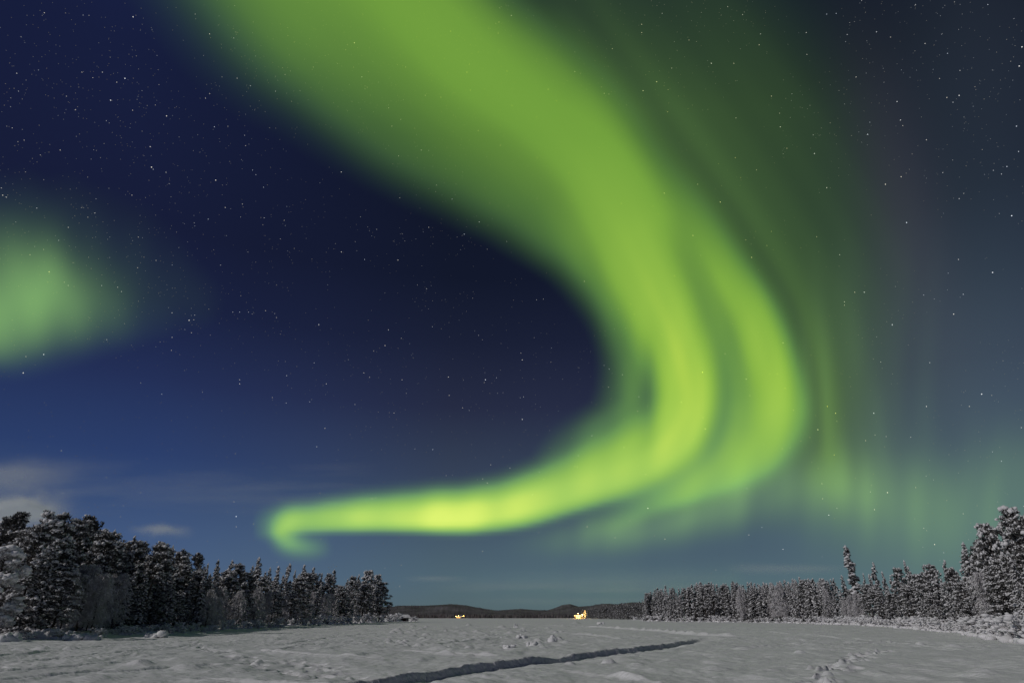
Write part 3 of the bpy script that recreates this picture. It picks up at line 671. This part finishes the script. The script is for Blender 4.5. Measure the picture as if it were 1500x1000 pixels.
for x, ty, off, k, w in LEFT:
    if x in SPECIAL_L: lab = SPECIAL_L[x]
    elif x < -10: lab = 'snow laden pine just outside view near the left wood'
    else:
        n = len(vis) - 1 - [a[0] for a in vis].index(x)
        if n < 20: lab = f'{LOOK[k]}, {ORD[n]} treetop of left wood from its lake tip'
        else: lab = f'{LOOK[k]}, {ORD[len(vis) - 1 - n]} treetop of left wood from its near end'
    tree_top(k, x, ty, shore_l(x) + off * .8, w, lab, 'pines and spruces of the left wood' if x > -10 else 'unseen pines of the left wood', lean=(.10, 0) if x == 228 else None)
tree_top('laden', 14, 806, shore_l(0) - 1.0, 1.15, 'young pine buried under thick white snow clumps at the near end of the left wood', 'pines and spruces of the left wood')
sky_l = lambda x: np.interp(x, [a[0] for a in LEFT], [a[1] for a in LEFT])
base_l = lambda x: np.interp(x, [p[0] for p in L_SHORE_PX], [p[1] for p in L_SHORE_PX])
x = -20.
while x < 562:
    f = rt.uniform(.16, .52); k = rt.choice(['birch', 'spruce', 'pine', 'thin'], p=[.55, .2, .15, .1]) if 110 < x < 500 else rt.choice(['pine', 'spruce'])
    if k == 'birch': f = max(f, .36)
    ty = sky_l(x) * (1 - f) + base_l(x) * f
    fr = 'low in the front of the left wood'
    if -30 < x < 48: x = 48.
    tree_top(k, x, ty, shore_l(x) + rt.uniform(.8, 8) * (1 + x / 400), 1.15, f'{LOOK[k]} {fr}', f'{KINDS[k][1]} understorey of the left wood' if k != 'thin' else 'slim understorey of the left wood')
    x += rt.uniform(4, 8)
x = -30.
while x < 556:
    k = rt.choice(['spruce', 'pine', 'thin'], p=[.5, .3, .2]) if x > 180 else rt.choice(['pine', 'round', 'spruce'], p=[.5, .3, .2])
    tree_top(k, x, sky_l(x) + rt.uniform(5, 24) + (6 if x < 180 else 0), shore_l(x) + rt.uniform(8, 26) * (1 + x / 500), 1.15, f'{LOOK[k]} half hidden inside the left wood', f'{KINDS[k][1]} inside the left wood' if k != 'thin' else 'slim spruces inside the left wood'); x += rt.uniform(5, 10)
x = -20.
while x < 585:
    yb = base_l(x); Y = shore_l(x) + rt.uniform(-1.0, 2.5); X = at_dist(x, yb, Y)[0]
    plant('shrub', X, Y, hz(X, Y) - .03, rt.uniform(5, 11) * m_per_px(Y), rt.uniform(.9, 1.5), 'low frosted shrub at the foot of the left wood on the shore', 'shrubs along the left shore'); x += rt.uniform(7, 13)

# --- right wood: near trees
RIGHT = [(1210, 850, 12, 'spruce', .8), (1222, 847, 10, 'spruce', .9), (1233, 843, 9, 'spruce', .9), (1242, 801, 5, 'spire', 1.55), (1261, 840, 8, 'spruce', .6), (1274, 825, 6, 'spruce', .95), (1293, 838, 9, 'spruce', .85), (1311, 833, 8, 'pine', .75), (1327, 822, 11, 'spruce', .8), (1347, 831, 14, 'spruce', .9),
         (1362, 828, 16, 'pine', .8), (1379, 822, 14, 'spruce', .85), (1392, 833, 9, 'pine', .7), (1405, 797, 12, 'spruce', 1.05), (1422, 815, 9, 'spruce', .8), (1443, 771, 9, 'round', .62), (1474, 745, 8, 'round', .72), (1507, 757, 12, 'pine', .9), (1545, 752, 10, 'pine', 1)]
SPECIAL_R = {1210: 'snowy spruce where the even far stretch meets the near right wood', 1233: 'snowy spruce pressed against the foot of the thin spire', 1242: 'tall leaning needle thin spruce spire rising far above the right wood', 1274: 'broad snowy spruce beside the thin spire in the right wood', 1405: 'tall pointed spruce between the big round pine and the low right wood',
             1443: 'snowy pine leaning out before the big round pine, its top a small lobe', 1474: 'largest round snow covered pine at the near end of the right wood', 1507: 'snow laden pine at the photo edge behind the largest pine', 1222: 'short snowy spruce on the far side of the thin spire',
             1261: 'small spruce squeezed between the thin spire and a broad snowy spruce'}
after = [a[0] for a in RIGHT if 1274 < a[0] < 1443 and a[0] != 1405]
for x, ty, off, k, w in RIGHT:
    lab = SPECIAL_R.get(x) or (f'{LOOK[k]}, {ORD[after.index(x)]} treetop between the broad spruce and the tall pointed spruce' if x in after else 'snow laden pine just outside the view at the near end of the right wood')
    tree_top(k, x, ty, shore_r(x) + off, w, lab, 'pines and spruces of the near right wood' if x < 1520 else None, lean=(-.03, 0) if x == 1242 else None)
sky_r = lambda x: np.interp(x, [a[0] for a in RIGHT if a[3] != 'spire'], [a[1] + 6 for a in RIGHT if a[3] != 'spire'])
base_r = lambda x: np.interp(-x, [-p[0] for p in R_SHORE_PX], [p[1] for p in R_SHORE_PX])
x = 1212.
while x < 1535:
    f = rt.uniform(.2, .55); k = rt.choice(['spruce', 'pine', 'thin', 'birch'], p=[.4, .3, .2, .1])
    tree_top(k, x, sky_r(x) * (1 - f) + base_r(x) * f, shore_r(x) + rt.uniform(2.5, 6), .95, f'{LOOK[k]} low in front of the right wood behind the shore shrubs', f'{KINDS[k][1]} understorey of the right wood' if k != 'thin' else 'slim understorey of the right wood'); x += rt.uniform(6, 10)
x = 1214.
while x < 1530:
    k = rt.choice(['spruce', 'pine', 'thin'], p=[.5, .3, .2])
    tree_top(k, x, sky_r(x) + rt.uniform(2, 16) + (8 if x < 1268 else 0), shore_r(x) + rt.uniform(12, 30), 1.0, f'{LOOK[k]} half hidden inside the right wood', f'{KINDS[k][1]} inside the right wood' if k != 'thin' else 'slim spruces inside the right wood'); x += rt.uniform(8, 14)
for row in range(2):
    x = 1200.
    while x < 1525:
        Y = shore_r(x) + rt.uniform(-.6, 1.2) + row * 1.6; X = at_dist(x, base_r(x), Y)[0]; hpx = rt.uniform(.6, 1.1) * np.interp(x, [1200, 1300, 1400, 1460, 1520], [8, 11, 15, 23, 30])
        plant('shrub', X, Y, hz(X, Y) - .03, hpx * m_per_px(Y), rt.uniform(.9, 1.4), 'low snow clotted shrub on the bank before the right wood', 'shrubs along the right shore'); x += rt.uniform(6, 10) * (1 + (x > 1400) * .3)

# --- right wood: the even far stretch
FS = ([943, 950, 965, 1000, 1015, 1050, 1080, 1120, 1165, 1215], [878, 870, 864, 862, 857, 858, 858, 856, 851, 852])
x = 941.
while x < 1216:
    d = rt.uniform(1, 14)
    k = rt.choice(['thin', 'spruce', 'pine', 'birch'], p=[.38, .34, .18, .10])
    tree_top(k, x, np.interp(x, *FS) + rt.uniform(-5, 1) + 14 * rt.rand() ** 3, shore_r(x) + d, rt.uniform(.75, 1.5) * (.7 if k in ('pine', 'birch') else 1), {'pine': 'snowy pine in the even far stretch of right wood', 'birch': 'frosted birch in the even far stretch of right wood'}.get(k, 'slim snow speckled spruce in the even far stretch of right wood'), {'pine': 'pines of the far right wood', 'birch': 'birches of the far right wood'}.get(k, 'spruces of the far right wood')); x += rt.uniform(2.6, 4.2)
x = 948.
while x < 1216:
    tree_top('thin', x, np.interp(x, *FS) + rt.uniform(-6, 1), shore_r(x) + rt.uniform(18, 40), rt.uniform(1, 1.6), 'slim snow speckled spruce in the even far stretch of right wood', 'spruces of the far right wood'); x += rt.uniform(5, 8)
plantY = shore_r(947) + 1
tree_top('spruce', 946, 873, plantY, .8, 'small spruce standing first at the lake end of the right wood', 'spruces of the far right wood tip')
x = 930.
while x < 1210:
    Y = shore_r(x) + rt.uniform(-2, 2); X = at_dist(x, base_r(x), Y)[0]
    plant('shrub', X, Y, hz(X, Y) - .03, rt.uniform(3.5, 7) * m_per_px(Y), rt.uniform(1, 1.6), 'tiny snowy shrub along the far shore before the even right wood', 'shrubs along the far right shore'); x += rt.uniform(8, 14)

# --- the thin line of trees running out to the lit cabin, each one mesh
def small_tree(seed):
    rg = np.random.RandomState(seed); mb = MB(); mb.tube([(0, 0, -.4), (0, 0, 5), (0, 0, 9.6)], [.2, .14, .03], 5, 0)
    n = 240; t = rg.uniform(.06, 1, n) ** 1.0; th = rg.uniform(0, 6.28, n); r = 1.5 * (1 - t) ** .7 * rg.uniform(.4, 1.05, n) + .08
    C = np.stack([r * np.cos(th), r * np.sin(th), 10 * t], 1); A = np.stack([np.cos(th), np.sin(th), -.8 + 0 * th], 1) + rg.normal(0, .3, (n, 3))
    tufts(mb, C, A, rg.uniform(.6, 1.2, n), rg.uniform(.35, .6, n), rg, 1)
    q = rg.randint(0, n, 150); tufts(mb, C[q] * [1.06, 1.06, 1] + [0, 0, .15], A[q] * [1, 1, .3], rg.uniform(.4, .9, 150), rg.uniform(.3, .6, 150), rg, 2)
    return mb.mesh('spruce_tree', [M_BARK, M_NEEDLE, M_TSNOW])
SM = [small_tree(s) for s in (201, 202, 203)]
x = 852.
while x < 944:
    Y = np.interp(x, [850, 890, 945], [1150, 760, 400]) + rt.uniform(5, 60); ty = np.interp(x, [850, 870, 900, 944], [895, 891, 886, 880]) + rt.uniform(-2, 5)
    X, Yy, zt = at_dist(x, ty, Y); z = hz(X, Y) - .1; o = link('spruce_tree', SM[rt.randint(3)], None, (X, Y, z)); H = zt - z; o.scale = (H / 10 * 1.1, H / 10 * 1.1, H / 10); o.rotation_euler = (0, 0, rt.uniform(0, 6.28))
    lab = 'distant spruce lit golden by the cabin lamps at the far shore' if x < 868 else 'tiny distant spruce in the line running out to the lit cabin'
    tag(o, lab, 'spruce', 'lamp lit spruces by the cabin' if x < 868 else 'distant spruces of the shore line'); x += rt.uniform(1.2, 2.0)

# ------------------------------------------------------------------ snow mounds and lumps
MOUNDS = [(69, 937, 32, 15, 'snow mound with rounded double hump at the foot of the left wood'), (111, 938, 30, 13, 'smooth snow mound just lakeward of the double humped mound'), (136, 938, 20, 11, 'small snow mound leaning on the smooth mound under the left wood'),
          (228, 934, 32, 13, 'lone snow covered hump below the slanting bare pine trunk'), (8, 942, 44, 17, 'low broad snow bank under the snow buried young pine'), (88, 932, 18, 16, 'upright snow clump on a bush behind the snow mounds'), (420, 916, 14, 8, 'little snow hump at the foot of the left wood midway along'),
          (808, 939, 15, 13, 'largest upright snow block on the lake beyond the trench'), (766, 936, 17, 7, 'long low snow block beside the largest block on the lake'), (746, 949, 18, 7, 'pale snow lump nearest the trench among the churned snow'), (780, 946, 15, 7, 'snow lump between the largest block and the trench'),
          (756, 919, 7, 8, 'small lone snow block far out on the lake under the hills'), (880, 914, 10, 5, 'low snow heap on the far ice before the right wood tip'), (1495, 938, 26, 16, 'snow mound under the shrubs at the near end of the right wood'), (1455, 935, 22, 10, 'flat snow mound among shrubs beneath the largest round pine')]
for k, (px, py, w, h, lab) in enumerate(MOUNDS):
    X, Y = ground_pt(px, py); m = m_per_px(Y); rg = np.random.RandomState(300 + k); mb = MB(); z = hz(X, Y)
    n = 14; C = [(0, 0, 0)] + [(rg.uniform(-.36, .36) * w * m, rg.uniform(-.3, .3) * w * m, rg.uniform(-.05, .36) * h * m) for _ in range(n)]
    S = [(w * m * .36, w * m * .34, h * m * .5)] + [(w * m * rg.uniform(.08, .2), w * m * rg.uniform(.08, .2), h * m * rg.uniform(.15, .35)) for _ in range(n)]
    blobs(mb, C, S, rg, True, .17)
    o = link('snow_mound', mb.mesh('snow_mound', M_SNOW, True), None, (X, Y, z)); tag(o, lab, 'snow mound', 'mounds of snow')

# ------------------------------------------------------------------ hills across the lake, with woods on them
def hill(name, prof, D, depth, seed, lab):
    px = np.arange(prof[0][0], prof[-1][0] + .1, 2.0); rg = np.random.RandomState(seed)
    ty = np.interp(px, [p[0] for p in prof], [p[1] for p in prof]) + .5 * (fbm(px * .09 + seed, px * 0, 4) - .45)
    s = np.array([0, .12, .3, .5, .7, .85, 1, 1.25, 1.6, 2.0]); hp = np.array([-.02, .12, .34, .6, .82, .95, 1, .85, .45, -.02]); V = []
    for x, t in zip(px, ty):
        X, Y, Z = at_dist(x, t, D); u = X / D
        for q, (a, b) in enumerate(zip(s, hp)):
            yy = D - depth + depth * a; V.append((u * yy, yy, (Z * b if b < 1 else Z) + (0 if q in (0, 6, 9) else rg.normal(0, .02) * Z)))
    n, m = len(px), len(s); V = np.array(V)
    F = [(i * m + j, (i + 1) * m + j, (i + 1) * m + j + 1, i * m + j + 1) for i in range(n - 1) for j in range(m - 1)]
    tag(link(name, mesh_of(name, V, [np.array(F)], M_HILL, None, True)), lab, kind='structure')
    return V.reshape(n, m, 3), s


HV = [hill('hill', [(480, 892), (540, 889), (575, 888), (585, 886.5), (620, 886.5), (640, 885.5), (660, 884.5), (682, 886), (700, 889.5), (722, 893), (742, 895), (770, 898), (800, 906)], 2500, 500, 3, 'dark wooded hill beyond the tip of the left wood'),
      hill('hill', [(690, 900), (715, 895.5), (735, 893), (762, 891.2), (785, 893), (810, 893.5), (835, 891.5), (850, 892), (870, 896), (900, 904)], 3300, 500, 4, 'low dark hill in the middle of the far shore'),
      hill('hill', [(780, 904), (800, 895), (815, 891), (835, 889), (860, 888), (872, 885.5), (887, 883.5), (905, 884.5), (925, 881.5), (945, 882), (1000, 886), (1060, 890)], 2900, 600, 5, 'dark wooded ridge rising behind the lit cabin'),
      hill('hill', [(790, 897), (812, 890), (824, 885.5), (835, 884), (848, 888), (862, 887), (880, 888), (900, 893)], 7000, 1200, 6, 'faint pale peak farthest behind the ridge')]
mb = MB(); rg = np.random.RandomState(8)
for (Vh, s), n, hh in zip(HV[:3], (3000, 1800, 2600), (7, 8, 8)):
    a, b = Vh.shape[:2]; i = rg.uniform(0, a - 1.01, n); j = rg.uniform(0, 1, n) ** 1.5 * 5.6; i0, j0 = i.astype(int), np.minimum(j.astype(int), 7); fi, fj = (i - i0)[:, None], (j - j0)[:, None]
    P = (Vh[i0, j0] * (1 - fi) + Vh[i0 + 1, j0] * fi) * (1 - fj) + (Vh[i0, j0 + 1] * (1 - fi) + Vh[i0 + 1, j0 + 1] * fi) * fj
    H = hh * rg.uniform(.5, 1.15, n) * np.where(j < .9, 1.5, .6); W = H * rg.uniform(.16, .26, n); th = rg.uniform(0, 6.28, n)
    ring = [np.stack([P[:, 0] + W * np.cos(th + k * 2.094), P[:, 1] + W * np.sin(th + k * 2.094), P[:, 2] - .5], 1) for k in range(3)]; top = P + np.stack([0 * H, 0 * H, H], 1)
    VV = np.stack([*ring, top], 1).reshape(-1, 3); mb.add(VV, (np.array([(0, 1, 3), (1, 2, 3), (2, 0, 3)])[None] + 4 * np.arange(n)[:, None, None]).reshape(-1, 3))
tag(link('far_woods', mb.mesh('far_woods', M_FARTREE)), 'dark far-off woods covering the hills across the lake', kind='stuff')

# ------------------------------------------------------------------ hut and lit cabins
def house(name, px, py, Y, W, Dp, Hw, Hr, lab, cat, lit, group=None, rot=0.0):
    X, _, z = at_dist(px, py, Y); z = hz(X, Y) - .1
    o = bpy.data.objects.new(name, None); COL.objects.link(o); o.location = (X, Y, z); o.rotation_euler = (0, 0, rot); tag(o, lab, cat, group)
    w = MB(); w.box(-W / 2, -Dp / 2, 0, W / 2, Dp / 2, Hw); w.add([(-W / 2, -Dp / 2, Hw), (-W / 2, Dp / 2, Hw), (-W / 2, 0, Hw + Hr - .12), (W / 2, -Dp / 2, Hw), (W / 2, Dp / 2, Hw), (W / 2, 0, Hw + Hr - .12)], [(0, 2, 1), (3, 4, 5)])
    link('wall', w.mesh('wall', M_WOOD), o)
    e = .35; r = MB()
    for sgn in (-1, 1):
        a = np.array([(-W / 2 - e, sgn * (Dp / 2 + e), Hw - Hr * e / (Dp / 2)), (W / 2 + e, sgn * (Dp / 2 + e), Hw - Hr * e / (Dp / 2)), (W / 2 + e, 0, Hw + Hr), (-W / 2 - e, 0, Hw + Hr)]); bb = a + [0, 0, .14]
        r.add(np.concatenate([a, bb]), [(0, 1, 2, 3), (4, 7, 6, 5), (0, 4, 5, 1), (1, 5, 6, 2), (3, 2, 6, 7), (0, 3, 7, 4)])
    rf = link('roof', r.mesh('roof', M_WOOD), o)
    sr = MB(); n1, n2 = 14, 8; xs = np.linspace(-W / 2 - e - .05, W / 2 + e + .05, n1); rg = np.random.RandomState(int(px)); vs = []
    for layer in (0, 1):
        for q in np.linspace(-1, 1, n2):
            for xx in xs:
                edge = min(1, (1 - abs(q)) * 5 + .25) * min(1, (W / 2 + e + .06 - abs(xx)) * 2 + .3)
                vs.append((xx, q * (Dp / 2 + e + .05), Hw + Hr * (1 - abs(q) * (1 + e / (Dp / 2))) + .145 + (.005 if layer == 0 else (.42 + rg.normal(0, .05)) * edge)))
    k = n1 * n2; F = [(j * n1 + i, j * n1 + i + 1, (j + 1) * n1 + i + 1, (j + 1) * n1 + i) for j in range(n2 - 1) for i in range(n1 - 1)]
    T = [tuple(v + k for v in f) for f in F]; B = [f[::-1] for f in F]
    rim = [(j * n1, (j + 1) * n1, (j + 1) * n1 + k, j * n1 + k) for j in range(n2 - 1)] + [((j + 1) * n1 - 1, (j + 1) * n1 - 1 + k, (j + 2) * n1 - 1 + k, (j + 2) * n1 - 1) for j in range(n2 - 1)] + \
          [(i, i + k, i + 1 + k, i + 1) for i in range(n1 - 1)] + [((n2 - 1) * n1 + i, (n2 - 1) * n1 + i + 1, (n2 - 1) * n1 + i + 1 + k, (n2 - 1) * n1 + i + k) for i in range(n1 - 1)]
    sr.add(vs, T + B + rim); link('roof_snow', sr.mesh('roof_snow', M_TSNOW, True), rf)
    d = MB(); d.box(W * .22, -Dp / 2 - .06, .05, W * .22 + .95, -Dp / 2 - .003, 2.0); dr = link('door', d.mesh('door', M_METAL), o)
    hd = MB(); hd.box(W * .22 + .08, -Dp / 2 - .12, .98, W * .22 + .2, -Dp / 2 - .063, 1.04); link('handle', hd.mesh('handle', M_METAL), dr)
    nwin = max(1, int(W / 3.2)) if lit else 1
    for i in range(nwin):
        x0 = -W / 2 + .5 + i * (W * .66) / nwin; ww = min(W * .66 / nwin - .5, 2.6) if lit else 1.0; h0, h1 = (.7, Hw - .25) if lit else (1.0, 1.8)
        f = MB(); f.box(x0 - .1, -Dp / 2 - .08, h0 - .1, x0, -Dp / 2 - .003, h1 + .1); f.box(x0 + ww, -Dp / 2 - .08, h0 - .1, x0 + ww + .1, -Dp / 2 - .003, h1 + .1); f.box(x0, -Dp / 2 - .08, h0 - .1, x0 + ww, -Dp / 2 - .003, h0); f.box(x0, -Dp / 2 - .08, h1, x0 + ww, -Dp / 2 - .003, h1 + .1)
        fo = link('window', f.mesh('window', M_WOOD), o); g_ = MB(); g_.box(x0 + .002, -Dp / 2 - .05, h0 + .002, x0 + ww - .002, -Dp / 2 - .004, h1 - .002); link('pane', g_.mesh('pane', M_LIT if lit else M_METAL), fo)
    return o


def lamp(px, Y, H, rad, power, lab, z0=None):
    X = at_dist(px, 904, Y)[0]; z = hz(X, Y) if z0 is None else z0
    o = bpy.data.objects.new('yard_lamp', None); COL.objects.link(o); o.location = (X, Y, z); tag(o, lab, 'lamp', 'lamps on the far shore')
    p = MB(); p.tube([(0, .25, -.3), (0, .25, H * .6), (0, .25, H)], [.12, .10, .08], 8); p.tube([(0, .25, H), (0, 0, H + .25), (0, -.3, H + .2)], [.06, .05, .05], 6); link('pole', p.mesh('pole', M_METAL), o)
    hd = MB(); th = np.linspace(0, 2 * np.pi, 13)[:-1]; hv = [(rad * r * math.cos(a), -.3 + rad * r * math.sin(a), H + dz) for r, dz in ((.25, .45), (1.0, .15), (1.15, 0)) for a in th]
    hd.add(hv, [(i * 12 + j, i * 12 + (j + 1) % 12, (i + 1) * 12 + (j + 1) % 12, (i + 1) * 12 + j) for i in range(2) for j in range(12)]); link('lamp_shade', hd.mesh('lamp_shade', M_METAL, True), o)
    bb = MB(); blobs(bb, [(0, -.3, H - rad * .5)], [(rad, rad, rad * .85)], np.random.RandomState(1), True, 0); link('bulb', bb.mesh('bulb', M_BULB, True), o)
    if power:
        l = bpy.data.lights.new('lamp_light', 'POINT'); l.energy = power; l.color = (1, .60, .18); l.shadow_soft_size = .5
        lo = bpy.data.objects.new('lamp_light', l); COL.objects.link(lo); lo.location = (X, Y - 3.5, z + H)
    return o


house('hut', 591, 909, shore_l(578) + 6, 4.6, 3.6, 1.7, 1.1, 'small dark wooden hut with snowy roof at the tip of the left wood', 'hut', False, rot=.25)
for x, hpx in ((579, 8), (583, 4.5), (603, 6), (609, 4.5)):
    Y = shore_l(578) + (3 if x < 590 else 2); X = at_dist(x, 909, Y)[0]
    plant('shrub', X, Y, hz(X, Y) - .05, hpx * m_per_px(Y), 1.2, {579: 'tall frosted shrub between the hut and the left wood', 583: 'shorter frosted shrub against the hut wall', 603: 'snowed-in shrub on the lake side of the hut', 609: 'lowest snowy shrub beyond the hut towards the lake'}[x], 'shrubs around the hut')

house('cabin', 673, 905, 1950, 15, 8, 3.6, 2.4, 'distant cabin with a row of glowing yellow windows below the left hill', 'cabin', True, 'lit cabins on the far shore')
lamp(668.2, 1930, 6.0, 1.5, 6000, 'glowing yellow lamp at the left end of the cabin below the left hill')
lamp(671.8, 1935, 7.0, 1.2, 6000, 'glowing yellow lamp between two others by the cabin below the left hill')
lamp(679.0, 1930, 6.0, 1.3, 6000, 'glowing yellow lamp standing apart right of the cabin below the left hill')
house('cabin', 848, 904, 1120, 11, 7, 3.2, 2.4, 'brightly lit cabin where the right tree line meets the lake', 'cabin', True, 'lit cabins on the far shore')
lamp(841.5, 1110, 5.0, 0.7, 9000, 'yellow lamp outermost on the ice side of the brightly lit cabin')
lamp(847.0, 1106, 8.5, 0.8, 20000, 'tallest yellow lamp right before the brightly lit cabin')
lamp(853.5, 1108, 6.5, 0.8, 45000, 'yellow lamp under the first golden spruces by the lit cabin')
